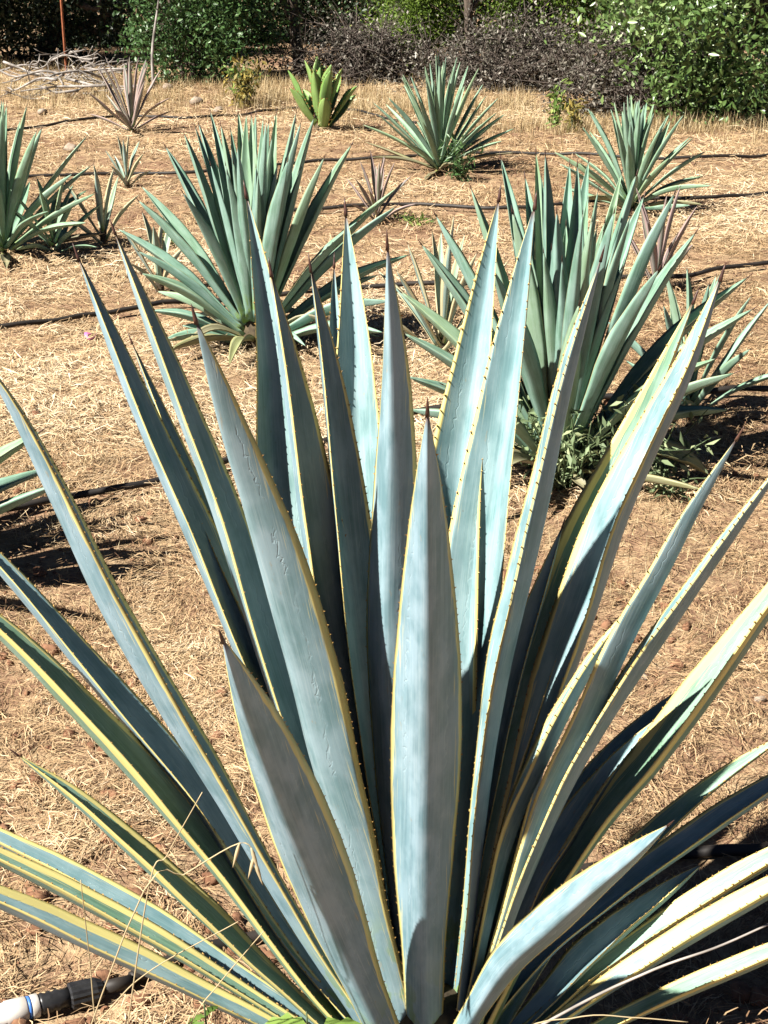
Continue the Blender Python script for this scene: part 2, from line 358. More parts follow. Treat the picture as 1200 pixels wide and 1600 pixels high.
# (pixels base -> tip), tip depth offset, width px, options
HERO = [
 # left side, back to front
 ([(640,1610),(580,1400),(500,1180),(440,850),(420,560),(403,420),(384,303)], .24, 78, {'roll': -.4}),
 ([(645,1610),(600,1300),(562,1000),(530,700),(521,500),(522,412)], .34, 60, {}),
 ([(645,1620),(602,1300),(572,950),(560,700),(553,500),(540,330)], .24, 86, {'roll': -.5}),
 ([(640,1610),(560,1350),(420,1040),(330,850),(262,680),(205,533)], .20, 62, {}),
 ([(630,1610),(520,1330),(430,1080),(345,815),(265,600),(178,360)], .06, 84, {'roll': -.2}),
 ([(620,1610),(520,1370),(420,1120),(322,890),(222,665),(121,400)], .16, 88, {}),
 ([(645,1620),(590,1220),(547,920),(522,700),(503,540),(485,418)], .08, 70, {'roll': -.3}),
 ([(640,1620),(560,1240),(517,1025),(478,800),(458,660),(423,425)], .06, 84, {'roll': -.3}),
 ([(648,1640),(622,1300),(608,1020),(609,800),(612,600),(605,382)], -.10, 88, {'roll': .2}),
 ([(630,1630),(560,1380),(505,1200),(460,1025),(390,790),(350,660),(305,498)], -.16, 108, {'roll': .3}),
 # far left
 ([(590,1640),(440,1465),(300,1245),(150,1070),(0,890),(-110,770)], .10, 74, {}),
 ([(600,1640),(480,1470),(350,1255),(251,1095),(166,950),(95,800),(20,640),(-40,545)], -.12, 92, {}),
 ([(580,1650),(470,1530),(360,1385),(247,1250),(130,1125),(0,990),(-120,880)], .00, 88, {'ml': (.70,.86), 'mat': 'hero_green'}),
 ([(570,1660),(420,1527),(315,1430),(215,1340),(115,1250),(25,1178)], -.02, 66, {'ml': (.66,.72), 'mat': 'hero_green'}),
 ([(600,1675),(430,1565),(250,1452),(100,1370),(0,1320),(-230,1205)], .02, 54, {'ml': (.8,.8), 'fold': 1.5}),
 ([(600,1690),(440,1592),(300,1507),(150,1424),(0,1348),(-240,1232)], -.10, 50, {'ml': (.74,.66), 'fold': 1.5, 'mat': 'hero_green'}),
 ([(600,1705),(440,1617),(300,1550),(150,1482),(0,1414),(-260,1305)], -.18, 66, {'ml': (.84,.62), 'fold': 1.1}),
 # right side
 ([(690,1620),(702,1200),(708,900),(722,720),(748,540),(780,308)], .22, 84, {}),
 ([(695,1620),(725,1200),(750,960),(778,745),(802,580),(836,320)], .16, 90, {}),
 ([(715,1620),(752,1270),(785,1060),(820,910),(852,775),(890,590),(940,402)], -.06, 72, {'roll': .35, 'ml': .93}),
 ([(715,1610),(780,1270),(830,1110),(880,960),(930,830),(985,710),(1030,610),(1085,468)], .22, 74, {'ml': (.7,.7), 'mat': 'hero_green'}),
 ([(725,1610),(800,1340),(855,1140),(915,965),(972,805),(1030,680),(1080,570),(1127,432)], .10, 84, {}),
 ([(735,1620),(850,1280),(915,1140),(978,1005),(1038,895),(1088,795),(1153,683)], -.16, 72, {}),
 ([(730,1640),(800,1430),(880,1245),(945,1130),(1012,1030),(1085,925),(1150,830),(1240,700)], -.20, 62, {'roll': .2}),
 ([(750,1630),(835,1400),(900,1295),(962,1205),(1028,1122)], .08, 52, {}),
 ([(745,1630),(860,1410),(945,1285),(1025,1192),(1112,1080),(1195,965),(1330,780)], .02, 92, {'ml': (.72,.72), 'mat': 'hero_green'}),
 ([(745,1620),(850,1497),(930,1428),(1060,1334),(1200,1240),(1380,1122)], .10, 58, {'fold': 1.3}),
 ([(750,1670),(850,1572),(930,1492),(1030,1410),(1098,1350)], .06, 52, {}),
 ([(765,1660),(860,1583),(930,1523),(1060,1437),(1200,1352),(1400,1240)], .02, 52, {'ml': (.78,.7), 'fold': 1.4, 'mat': 'hero_green'}),
 ([(765,1685),(850,1617),(930,1560),(1060,1480),(1200,1400),(1400,1292)], -.10, 58, {'ml': (.66,.72), 'fold': 1.4}),
 ([(765,1705),(860,1650),(960,1602),(1080,1550),(1200,1500),(1420,1408)], -.14, 48, {'ml': (.8,.7), 'fold': 1.4, 'mat': 'hero_green'}),
 ([(722,1620),(790,1330),(858,1170),(926,1040),(988,945)], -.04, 58, {}),
 ([(745,1640),(822,1420),(892,1298),(965,1188),(1065,1075)], .16, 56, {}),
 ([(700,1620),(745,1330),(790,1120),(838,960),(880,820)], .14, 52, {}),
 ([(760,1650),(880,1455),(985,1350),(1105,1240),(1240,1140)], .18, 54, {'mat': 'hero_green'}),
 # front
 ([(630,1690),(545,1505),(480,1350),(405,1160),(347,998)], -.42, 118, {'roll': .38}),
 ([(690,1665),(742,1580),(790,1510),(850,1455),(920,1395),(985,1342),(1046,1288)], -.36, 66, {'roll': -.95}),
 ([(664,1700),(662,1560),(660,1375),(664,1200),(667,1025),(668,820),(668,643)], -.30, 118, {}),
]
for i, (pts, dy, W, kw) in enumerate(HERO):
    kw = dict(kw); kw.setdefault('ml', float(hr.uniform(.84, .93))); W = W*(1.06 if dy <= -.2 else (1.38 if dy > .03 else 1.2) if abs(pts[-1][0]-pts[0][0]) < 420 else 1.04)
    traced_leaf(hero, 'leaf', HB, pts, dy, W, M[kw.pop('mat', 'hero')], hr, teeth=True, nv=36, ns=7, **kw)
# unopened spear of young leaves in the heart
leaf_mesh('leaf', hero, catmull([HB+[0, .03, .1], HB+[0, .04, .4], HB+[-.005, .05, .78]], 20), np.array([-.3, -1, 0]), .06, M['hero'], fold=2.2, thick=.8, rng=hr)
# ------------------------------------------------------------------ rosettes
def rosette(base, label, n, L, W, mat, seed, lean=(4, 78), up=1.0, tips=None, dead=0, sub=True, group=None, fold=1.0, curve=.12, name='agave_plant', ml=.75, stemh=.10, prof=PROF, thick=.3, nv=16, yaw=0.0, big_teeth=0):
    rg = np.random.RandomState(seed)
    p = empty(name, base, label, 'agave', group)
    caudex(p, base, max(.015, W*.5), stemh)
    k = 0
    for i in range(n):
        f = (i+.5)/n
        az = yaw + i*2.39996+rg.randn()*.18; ln = R(lean[0]+(lean[1]-lean[0])*f**1.25+rg.randn()*3.5)
        l = L*(1-.28*max(0, (f-.55)/.45))*rg.uniform(.88, 1.06)
        rad = np.array([math.cos(az), math.sin(az), 0])
        b = base+rad*W*.55*f+UP*(stemh*(1-f)*.9+.01)
        bend = curve*rg.uniform(-.4, 1)
        d0 = nrm(rad*math.sin(ln*(1-bend))+UP*math.cos(ln*(1-bend))); d1 = nrm(rad*math.sin(ln*(1+bend))+UP*math.cos(ln*(1+bend)))
        P = catmull([b, b+d0*l*.45, b+d0*l*.45+d1*l*.55], 20)
        P[:, 2] = np.maximum(P[:, 2], gz(P[:, 0], P[:, 1])+.012)
        n0 = nrm(UP*math.sin(ln)-rad*math.cos(ln)+1e-4)
        mm = M['deadleaf'] if i >= n-dead else mat
        leaf_mesh('leaf', p, P, n0, W*rg.uniform(.85, 1.1), mm, ml=ml, nv=nv, ns=4, roll=rg.randn()*.2, twist=rg.randn()*.2, spine=sub, fold=fold, prof=prof, thick=thick, rng=rg, teeth=big_teeth > 0, tsc=max(1, big_teeth))
    return p
def traced(base, label, tips, W, mat, seed, name='agave_plant', stemh=.14, dead=()):
    rg = np.random.RandomState(seed)
    p = empty(name, base, label, 'agave'); caudex(p, base, .06, stemh)
    sc = F/depth(base)
    pb = lambda x, z: (x, z)
    for (tx, ty, dy, sag) in tips:
        f = min(1, abs(dy)/.6)
        # base of the leaf on the stem, then a gently arched line to the tip
        Tp = onY(tx, ty, base[1]+dy)
        if Tp[2] < .03: Tp = near(tx, ty, np.array([Tp[0], Tp[1], .03]))
        rad = Tp-base; rad[2] = 0; hr_ = np.linalg.norm(rad); rad = nrm(rad)
        el = math.atan2(Tp[2]-base[2], hr_)
        Bp = base+rad*.05+UP*(.02+stemh*.9*max(0, math.sin(el))**2)
        mid = Bp+(Tp-Bp)*.5+UP*sag*np.linalg.norm(Tp-Bp)
        P = catmull([Bp, mid, Tp], 24)
        c = nrm(Tp-Bp); n0 = UP*.9-rad*.6; n0 = nrm(n0-c*np.dot(n0, c))
        leaf_mesh('leaf', p, P, n0, W*rg.uniform(.85, 1.12), mat, nv=22, ns=5, fold=1.35, roll=rg.randn()*.22, twist=rg.randn()*.15, rng=rg)
    for k in range(22):                  # young upright leaves in the heart, dry skirt round the foot
        az = k*2.4+seed; ln = R(rg.uniform(4, 20)); rad = np.array([math.cos(az), math.sin(az), 0]); l = rg.uniform(.62, .86)
        b = base+UP*stemh*.8+rad*.02; e = b+(rad*math.sin(ln)+UP*math.cos(ln))*l
        leaf_mesh('leaf', p, catmull([b, (b+e)/2, e], 16), nrm(UP*math.sin(ln)-rad*math.cos(ln)), W*rg.uniform(.6, .9), mat, nv=18, ns=4, roll=rg.randn()*.2, rng=rg)
    for k in range(14):
        az = k*2.4+seed*2; rad = np.array([math.cos(az), math.sin(az), 0]); l = rg.uniform(.22, .5); b = base+UP*.05+rad*.04
        P = catmull([b, b+rad*l*.5+UP*rg.uniform(-.01, .10), b+rad*l+UP*rg.uniform(-.03, .05)], 16); P[:, 2] = np.maximum(P[:, 2], gz(P[:, 0], P[:, 1])+.015)
        leaf_mesh('leaf', p, P, UP, W*rg.uniform(.5, .85), M['deadleaf'] if rg.rand() < .6 else mat, nv=14, ns=4, roll=rg.randn()*.4, rng=rg, fold=1.4)
    for (tx, ty, mx, my, bx, by, w_) in dead:
        g0 = near(bx, by, base+UP*.08+np.array([0, -.06, 0])); g2 = gpt(tx, ty, .02) if ty > by else near(tx, ty, base+np.array([0, -.15, 0])); g1 = near(mx, my, (g0+g2)/2+UP*.04)
        P = catmull([g0, g1, g2], 20)
        leaf_mesh('leaf', p, P, np.array([0, -.5, 1.]), w_, M['deadleaf'], nv=18, ns=4, rng=rg, fold=1.3)
    return p
def gb(px, py):
    p = gpt(px, py); return p
rr = np.random.RandomState(3)
# big agave on the right (behind the foreground plant)
BB = gb(872, 752)
tipsB = [(735,292,.1,0),(782,245,.3,0),(820,275,.36,0),(837,237,.22,0),(852,240,.05,0),(890,255,.3,0),(902,257,.1,0),(920,250,.22,0),(972,268,.2,0),(995,272,.05,.02),
 (1007,305,.3,.02),(1055,300,.05,.02),(1088,362,.0,.03),(1170,432,.2,.05),(1178,482,.0,.05),(1150,582,-.1,.06),(680,335,.1,.02),(657,380,.0,.03),(625,455,.05,.05),(630,520,-.05,.06),
 (636,588,-.15,.06),(640,640,.1,.08),(905,475,-.30,0),(960,330,-.2,.0),(870,330,-.12,0),(1030,420,-.25,.03),(770,420,-.25,.03),(1120,560,-.3,.07),(690,600,-.3,.07),(800,330,-.1,.0),(1140,640,.1,.1)]
traced(BB, 'big blue-green agave with weeds round its foot, right behind the yellow-edged one', tipsB, .080, M['blue'], 11,
       dead=[(1108,742,1050,712,960,690,.085),(905,712,895,690,880,700,.06),(695,735,720,690,800,690,.07)])
# big agave on the left
CB = gb(400, 545)
tipsC = [(287,207,.1,0),(258,228,.2,.01),(310,192,.3,0),(328,172,.35,0),(345,195,.1,0),(372,175,.4,0),(385,178,.12,0),(400,178,.3,0),(420,190,.05,0),(432,175,.2,0),(462,190,.25,0),
 (491,183,.15,0),(507,245,-.1,0),(550,225,.2,.01),(220,290,.2,.02),(215,312,.0,.03),(183,357,.1,.04),(215,392,-.05,.04),(220,427,-.1,.05),(235,485,.0,.05),(255,532,-.15,.06),
 (622,292,.25,.03),(620,322,.1,.03),(640,398,.1,.05),(560,345,-.15,.03),(610,470,-.1,.06),(285,300,-.2,.03),(400,260,-.2,0),(355,270,-.15,0),(450,250,-.22,0),(590,430,.2,.05),(600,520,-.2,.07),(245,455,.2,.06)]
traced(CB, 'big blue-green agave behind the left half of the yellow-edged one', tipsC, .080, M['blue'], 12)
rosette(gb(687, 268), 'blue-green agave with dry lower leaves, right of the broad green one', 50, .69, .056, M['blue2'], 21, (3, 84), dead=7, curve=.08)
rosette(gb(985, 330), 'blue-green agave at the right, in front of the withered bush and clear of the others', 50, .58, .055, M['blue2'], 22, (4, 84), dead=5)
rosette(gb(8, 398), 'green agave cut by the left edge, a dark leaf tangle at its foot', 46, .68, .066, M['blue2'], 23, (4, 86), dead=4)
rosette(gb(-255, 925), 'agave almost out of the picture at the left, only its leaf tips showing', 34, .80, .085, M['blue'], 24, (8, 86))
rosette(gb(207, 207), 'small reddish-pink agave on the back hose below the heap of branches', 18, .56, .05, M['pink'], 25, (5, 76), ml=.6)
BPROF = np.array([(0, .8), (.15, .72), (.35, .9), (.55, 1), (.7, .95), (.82, .72), (.92, .36), (.97, .13), (1, .012)])
rosette(gb(503, 202), 'short broad-leaved bright green agave on the back hose', 17, .50, .135, M['broad'], 26, (3, 46), prof=BPROF, thick=.09, fold=.9, curve=-.25, big_teeth=5.0)
rosette(gb(199, 294), 'smallest grey agave pup, standing on the hose behind the left agaves', 9, .26, .038, M['grey'], 27, (6, 62))
rosette(gb(163, 384), 'grey agave pup just right of the agave at the left edge', 8, .36, .045, M['grey'], 28, (6, 52))
rosette(gb(250, 455), 'pale grey agave pup under the left leaves of the left big agave', 8, .30, .045, M['grey'], 34, (8, 60))
rosette(gb(590, 350), 'pinkish striped agave pup between the two big agaves', 14, .33, .036, M['pink'], 29, (5, 66), ml=.55)
rosette(gb(1025, 455), 'pinkish agave pup hidden behind the right big agave', 12, .40, .042, M['pink'], 30, (5, 50), ml=.5)
rosette(gb(690, 560), 'grey-pink agave pup left of the right big agave', 14, .46, .05, M['grey'], 31, (5, 66), ml=.55)
rosette(gb(1075, 655), 'dark green agave pup at the right foot of the right big agave', 15, .46, .05, M['blue'], 32, (6, 70))
rosette(gb(85, 398), 'low dark agave pup at the right foot of the agave at the left edge', 14, .34, .045, M['blue2'], 33, (20, 82))
# ------------------------------------------------------------------ drip hoses
HP = []
def hose(pix, label, name='drip_hose', r=.0115):
    P = []
    for (x, y) in pix: P.append(gpt(x, y, r*.8))
    P = catmull(P, 14*len(P)); P, L = resample(P, max(40, len(P)*2))
    P[:, 2] = gz(P[:, 0], P[:, 1])+r*1.1+np.clip((P[:, 1]-2.2)*.012, 0, .022); HP.append(P.copy())
    k = np.ones(9)/9; z = np.convolve(np.pad(P[:, 2], 4, 'edge'), k, 'valid'); P[:, 2] = np.maximum(z, P[:, 2]-.004)
    v, f = tube(P, r, 8); return tag(mesh(name, v, f, M['hose']), label, 'hose', 'black drip hoses')
hose([(-60,218),(60,203),(150,190),(195,186),(300,188),(380,184),(460,173),(540,176),(600,188),(650,196)], 'farthest black drip hose, passing the reddish and the broad green agave')
hose([(-60,283),(110,279),(200,277),(300,275),(400,266),(490,257),(600,250),(690,243),(800,242),(920,245),(1080,250),(1260,243)], 'black drip hose passing the back-row agave left of the withered bush')
hose([(400,338),(485,332),(565,327),(640,326),(775,332),(880,324),(1000,319),(1100,314),(1260,303)], 'black drip hose between the pinkish pup and the right back agave')
hose([(-60,530),(60,512),(140,500),(208,490),(300,480),(440,468),(590,455),(880,445),(1050,440),(1130,426),(1260,408)], 'black drip hose at the foot of the left big agave')
hose([(-60,815),(0,808),(100,790),(230,767),(340,735),(420,718),(560,685),(640,656),(700,645),(880,632),(1125,619),(1260,613)], 'black drip hose at the foot of the right big agave')
hose([(205,1532),(270,1503),(340,1480),(420,1462),(560,1440),(760,1400),(1000,1345),(1120,1333),(1280,1325)], 'nearest black drip hose, under the yellow-edged agave')
# hose coupling, bottom left
a = gpt(-100, 1612, .024); b = gpt(200, 1534, .018); ax = b-a; Lc = np.linalg.norm(ax); ax = nrm(ax)
cp = empty('hose_coupling', a, 'white and black plastic hose coupling lying in the bottom left corner', 'hose coupling')
def ringpart(name, u0, u1, prof, mat, sides=20, ribs=0, dz=0):
    P = np.array([a+ax*Lc*(u0+(u1-u0)*q) for q, _ in prof]); v, f = tube(P, np.array([r for _, r in prof]), sides)
    if ribs:
        c = np.repeat(P, sides, 0); k = np.tile(np.where(np.arange(sides) % 2 == 0, 1.07, .97), len(P))[:, None]
        v = c+(v-c)*k
    return mesh(name, v, f, mat, cp, smooth=not ribs)
ringpart('white_body', 0, .46, [(0, .016), (.3, .016), (.31, .0175), (.75, .0175), (.76, .0195), (.98, .0195), (1, .0175)], M['white'])
ringpart('blue_ring', .462, .478, [(0, .018), (1, .018)], M['bluering'])
ringpart('collar', .48, .52, [(0, .0185), (.1, .019), (.9, .019), (1, .0175)], M['white'])
ringpart('threaded_neck', .52, .68, [(0, .0155), (.12, .0185), (.24, .0155), (.36, .0185), (.48, .0155), (.6, .0185), (.72, .0155), (1, .0165)], M['nut'])
ringpart('ribbed_nut', .68, .86, [(0, .017), (.05, .0205), (.8, .0195), (1, .014)], M['nut'], 28, 1)
ringpart('hose_tail', .86, 1.02, [(0, .0115), (1, .0105)], M['hose'])
# ------------------------------------------------------------------ leaf clouds, shrubs, trees
def leafcloud(C, size, rg, aspect=.5, r=None, upb=.4, fold=.25):
    n = len(C); d = nrm(rg.randn(n, 3)); d[:, 2] -= .15
    d = nrm(d); nn = rg.randn(n, 3)*.8+np.array([0, 0, upb]); nn = nrm(nn-np.sum(nn*d, 1)[:, None]*d); b = np.cross(d, nn)
    s = (size*rg.uniform(.6, 1.3, n))[:, None] if np.isscalar(size) else size[:, None]
    w_ = s*aspect*.5
    V = np.stack([C, C+d*s*.45+b*w_+nn*w_*fold, C+d*s-nn*s*.08, C+d*s*.45-b*w_+nn*w_*fold], 1).reshape(-1, 3)
    i = np.arange(n)*4
    Fc = np.stack([np.stack([i, i+1, i+2], 1), np.stack([i, i+2, i+3], 1)], 1).reshape(-1, 3)
    r = rg.rand(n) if r is None else r
    return V, Fc, np.repeat(r, 4)
def shrub(pos, label, cat, hgt, wid, nclump, nleaf, size, mat, seed, trunk_r=.04, aspect=.5, low=.05, clump=.18, nm='shrub', spread=1.0, bark='bark', group=None, dep=None, stems=1, twigs=False):
    rg = np.random.RandomState(seed); pos = np.array(pos, float)
    o = empty(nm, pos, label, cat, group)
    dep = dep or wid
    # clump centres fill the crown's volume, denser outside
    u = nrm(rg.randn(nclump, 3)); q = rg.uniform(.25, 1, nclump)**.45
    zz = rg.uniform(0, 1, nclump); an = rg.uniform(0, 2*np.pi, nclump); rd = rg.uniform(.08, 1, nclump)**.5*(np.clip(zz, .0, 1)*3.2+.35).clip(0, 1)*np.sqrt(np.clip(1.02-zz**2.5, 0, 1))
    C = pos+np.stack([np.cos(an)*rd*wid/2, np.sin(an)*rd*dep/2, hgt*(low+(1-low)*zz)], 1)
    C += rg.randn(nclump, 3)*.06*wid
    C[:, 2] = np.maximum(C[:, 2], pos[2]+.06)
    per = rg.randint(int(nleaf*.3), int(nleaf*1.7), nclump)
    idx = np.repeat(np.arange(nclump), per)
    L = C[idx]+rg.randn(len(idx), 3)*clump*np.repeat(rg.uniform(.6, 1.3, nclump), per)[:, None]
    L[:, 2] = np.maximum(L[:, 2], pos[2]+.02)
    tone = np.clip(np.repeat(rg.rand(nclump), per)*.5+rg.rand(len(idx))*.5, 0, 1)
    V, Fc, r = leafcloud(L, size, rg, aspect, tone)
    crown = mesh('crown', V, Fc, mat, o, {'r': r}, smooth=False)
    parts = []
    for k in range(stems):
        top = pos+np.array([rg.randn()*.15*wid*(stems > 1), rg.randn()*.1*wid*(stems > 1), hgt*.6]); b0 = pos+np.array([rg.randn()*.06*(stems > 1), rg.randn()*.05*(stems > 1), -.08])
        m1 = b0+(top-b0)*.5+rg.randn(3)*.05*hgt
        P = catmull([b0, m1, top], 10); parts.append(tube(P, np.linspace(trunk_r, trunk_r*.5, 10), 7))
        for j in rg.choice(nclump, min(nclump, 26 if twigs else 14), replace=False):
            i0 = rg.randint(2, 9); s0 = P[i0]; e = C[j]; mm = (s0+e)/2+rg.randn(3)*.08*wid
            parts.append(tube(catmull([s0, mm, e], 6), np.linspace(trunk_r*.5, trunk_r*.12, 6), 5))
            if twigs:
                for _ in range(5):
                    e2 = e+rg.randn(3)*clump*1.4; e2[2] = max(e2[2], pos[2]+.03); parts.append(tube(np.array([e, (e+e2)/2+rg.randn(3)*.03, e2]), np.array([.006, .004, .002]), 4, False))
    v, f = merge(parts); mesh('trunk' if stems == 1 else 'stems', v, f, M[bark], o)
    return o
def at(px, py): return gpt(px, py)
BT = lambda px, D: np.array([(px-600)/F*(D*math.cos(TILT)+H*math.sin(TILT)), D, 0.0])
shrub(at(300, 128), 'dark green small-leaved shrub behind the pale dry stalk', 'shrub', 2.0, 1.8, 150, 130, .06, M['leafA'], 41, .035, stems=4, clump=.16)
shrub(BT(60, 20.6), 'dark shaded evergreen at the top left corner behind the rusty stake', 'tree', 3.2, 3.0, 190, 170, .07, M['leafD'], 42, .12, nm='tree', clump=.25)
shrub(BT(-130, 19.5), 'dark evergreen cut by the left edge of the picture', 'tree', 3.2, 2.6, 160, 160, .07, M['leafD'], 52, .12, nm='tree', clump=.25)
shrub(BT(470, 19.0), 'dark tree with an open crown above the withered brush', 'tree', 3.6, 2.0, 55, 110, .06, M['leafA'], 43, .08, nm='tree', low=.25, clump=.2)
shrub(at(560, 128), 'withered grey brush behind the broad green agave', 'dead shrub', .46, 2.1, 120, 60, .042, M['leafX'], 44, .018, bark='twig', stems=7, clump=.14, twigs=True, dep=1.1, nm='dead_shrub')
shrub(at(800, 140), 'withered grey brush right of the back-row agave', 'dead shrub', .50, 2.2, 130, 65, .042, M['leafX'], 45, .018, bark='twig', stems=7, clump=.14, twigs=True, dep=1.1, nm='dead_shrub')
shrub(at(1010, 175), 'withered brown-grey bush left of the glossy broad-leaved tree', 'dead shrub', .62, 1.75, 130, 75, .044, M['leafX'], 46, .018, bark='twig', stems=7, clump=.14, twigs=True, dep=1.2, nm='dead_shrub')
shrub(BT(650, 18.6), 'yellow-green feathery shrub rising behind the withered brush', 'shrub', 1.5, 1.1, 90, 170, .055, M['leafC'], 47, .03, aspect=.3, stems=3, clump=.13)
shrub(BT(850, 18.8), 'fresh green bush behind the withered brush, right of the dark trunk', 'shrub', 1.6, 2.0, 120, 120, .06, M['leafC'], 48, .03, stems=4, clump=.17)
shrub(BT(735, 18.0), 'dark-trunked tree standing in the middle of the withered brush', 'tree', 4.2, 2.2, 60, 110, .06, M['leafA'], 49, .06, nm='tree', low=.36, clump=.2)
shrub(at(1165, 185), 'glossy light green broad-leaved tree at the top right corner', 'tree', 3.2, 2.5, 300, 90, .08, M['leafB'], 50, .07, nm='tree', aspect=.45, clump=.19, dep=2.0)
shrub(BT(1010, 17.6), 'pale green bush between the withered bush and the broad-leaved tree', 'shrub', 1.75, 1.2, 70, 90, .07, M['leafB'], 51, .03, stems=3, clump=.15)
for i, (px, D, lab) in enumerate([(180, 24, 'dark tree far back above the heap of branches'), (400, 25, 'dark tree far back between the dark green shrub and the open-crowned tree'),
        (590, 24.5, 'dark tree far back behind the broad green agave'), (790, 25, 'dark tree far back right of the dark trunk'), (990, 24, 'dark tree far back left of the broad-leaved tree'),
        (1200, 24, 'dark tree far back behind the broad-leaved tree')]):
    shrub(BT(px, D), lab, 'tree', 2.8, 4.2, 170, 150, .085, M['leafD'], 60+i, .13, nm='tree', clump=.3, group='dark trees at the back')
# rusty stake, pale dry stalk
p = at(104, 116); v, f = tube(np.array([p-UP*.15, p+UP*1.0, p+UP*1.75]), .016, 6)
tag(mesh('metal_stake', v, f, M['rust'], smooth=False), 'thin rusty red metal stake at the top left', 'stake')
p = at(240, 138); e = onY(246, 15, p[1]+.1); P = catmull([p-UP*.05, onY(238, 80, p[1]), e, e+UP*.25+np.array([.05, 0, 0])], 14)
v, f = tube(P, np.linspace(.02, .008, 14), 6)
st = mesh('dry_stalk', v, f, M['deadwood']); tag(st, 'tall pale dry flower stalk in front of the dark green shrub', 'stalk')
# heap of bleached branches
rg = np.random.RandomState(77)
for i in range(38):
    c = at(rg.uniform(35, 185), rg.uniform(118, 160)); c[2] += rg.uniform(.03, .35)*(1-abs(i-19)/26)
    az = rg.uniform(-1.1, 1.1)+(math.pi if rg.rand() < .5 else 0); l = rg.uniform(.4, .95); d = np.array([math.cos(az), math.sin(az)*.8, rg.uniform(-.22, .28)])
    P = [c-d*l/2, c-d*l*.15+rg.randn(3)*.035, c+d*l*.2+rg.randn(3)*.035, c+d*l/2+rg.randn(3)*.05]
    P = catmull(P, 12); P[:, 2] = np.maximum(P[:, 2], gz(P[:, 0], P[:, 1])+.012)
    r0 = rg.uniform(.005, .020); parts = [tube(P, np.linspace(r0, r0*.45, 12), 6)]
    if rg.rand() < .6:
        q = P[6]; e = q+nrm(d+rg.randn(3)*.7)*l*.35; e[2] = max(e[2], .02); parts.append(tube(catmull([q, (q+e)/2+rg.randn(3)*.03, e], 6), np.linspace(r0*.6, r0*.25, 6), 5))
    for _ in range(3):
        q = P[rg.randint(4, 11)]; e = q+nrm(d*.8+rg.randn(3)*.6)*l*rg.uniform(.12, .3); e[2] = max(e[2], .02); parts.append(tube(np.array([q, (q+e)/2+rg.randn(3)*.015, e]), np.array([.4, .3, .15])*r0, 5))
    v, f = merge(parts)
    tag(mesh('dead_branch', v, f, M['deadwood']), 'bleached dead branch in the heap left of the reddish agave', 'branch', 'heap of dead branches')
# weeds
def weed(px, py, label, hgt, wid, n, size, mat, seed, aspect=.35):
    rg = np.random.RandomState(seed); b = at(px, py); o = empty('weed', b, label, 'weed')
    parts, C = [], []
    for k in range(max(5, n//14)):
        a_ = rg.uniform(0, 6.28); e = b+np.array([math.cos(a_)*wid/2*rg.rand(), math.sin(a_)*wid/2*rg.rand(), hgt*rg.uniform(.4, 1)])
        P = catmull([b-UP*.02+rg.randn(3)*[.01, .01, 0], (b+e)/2+rg.randn(3)*.02, e], 8); parts.append(tube(P, np.linspace(.004, .0015, 8), 4))
        for _ in range(14): C.append(P[rg.randint(1, 8)]+rg.randn(3)*size*.3)
    C = np.array(C); C[:, 2] = np.maximum(C[:, 2], b[2]+.005)
    V, Fc, r = leafcloud(C, size, rg, aspect, upb=.8); mesh('foliage', V, Fc, mat, o, {'r': r}, smooth=False)
    v, f = merge(parts); mesh('stems', v, f, M['weedgrey'], o)
    return o
weed(378, 168, 'bushy yellow-green weed between the reddish and the broad green agave', .45, .55, 300, .075, M['weedyel'], 81)
weed(384, 165, 'leafy green weed beside the yellow-green one in the back grass', .42, .45, 220, .07, M['weed'], 91)
weed(868, 200, 'green weed standing beside a yellowed one in front of the withered brush', .40, .25, 150, .07, M['weed'], 82)
weed(895, 208, 'yellowed weed in front of the withered brush', .28, .32, 150, .07, M['weedyel'], 83)
weed(258, 384, 'tuft of fresh green weed left of the left big agave', .08, .14, 90, .04, M['weed'], 84)
weed(650, 352, 'low green weed patch right of the pinkish pup', .06, .35, 110, .04, M['weed'], 85)
weed(880, 762, 'grey-green weed tangle in the middle of the foot of the right big agave', .30, .55, 800, .04, M['weedgrey'], 86)
weed(990, 745, 'grey-green weed to the right of the foot of the right big agave', .30, .60, 620, .04, M['weedgrey'], 87)
weed(835, 735, 'yellow-flecked weed at the left side of the foot of the right big agave', .34, .30, 380, .035, M['weedgrey'], 88)
weed(1045, 770, 'small grey-green weed on the ground below the right big agave', .07, .25, 200, .03, M['weedgrey'], 89)
weed(720, 280, 'dark weed tangle in the right foot of the back-row agave', .30, .35, 260, .05, M['leafA'], 90)
def sprout(px, py, Y, label, hgt, leaves, size, seed):
    rg = np.random.RandomState(seed); b = onY(px, py, Y); b[2] = gz(b[0], b[1])
    o = empty('weed', b, label, 'weed'); P = catmull([b-UP*.02, b+UP*hgt*.5+np.array([.005, 0, 0]), b+UP*hgt], 10); v, f = tube(P, np.linspace(.003, .0012, 10), 5)
    mesh('stems', v, f, M['weedgrey'], o)
    for k in range(leaves):
        q = P[1+int(8*k/leaves)]; az = k*2.4+rg.rand(); d = np.array([math.cos(az), math.sin(az), .35]); l = size*rg.uniform(.7, 1.2); s_ = np.cross(d, UP)
        m = 7; vv = [q]; ff = []
        for j in range(1, m+1):
            u = j/m; c = q+d*l*u-UP*l*.5*u*u; ww = l*.22*math.sin(math.pi*min(1, u*.9+.1))*(1.25 if j % 2 else .6)
            vv += [c+s_*ww+UP*.003, c-UP*.002, c-s_*ww+UP*.003]
        for j in range(m-1):
            a0 = 1+3*j; ff += [(a0, a0+1, a0+4, a0+3), (a0+1, a0+2, a0+5, a0+4)]
        ff += [(0, 2, 1), (0, 3, 2)]
        mesh('leaf', np.array(vv), ff, M['weed'], o, {'r': np.full(len(vv), rg.rand())})
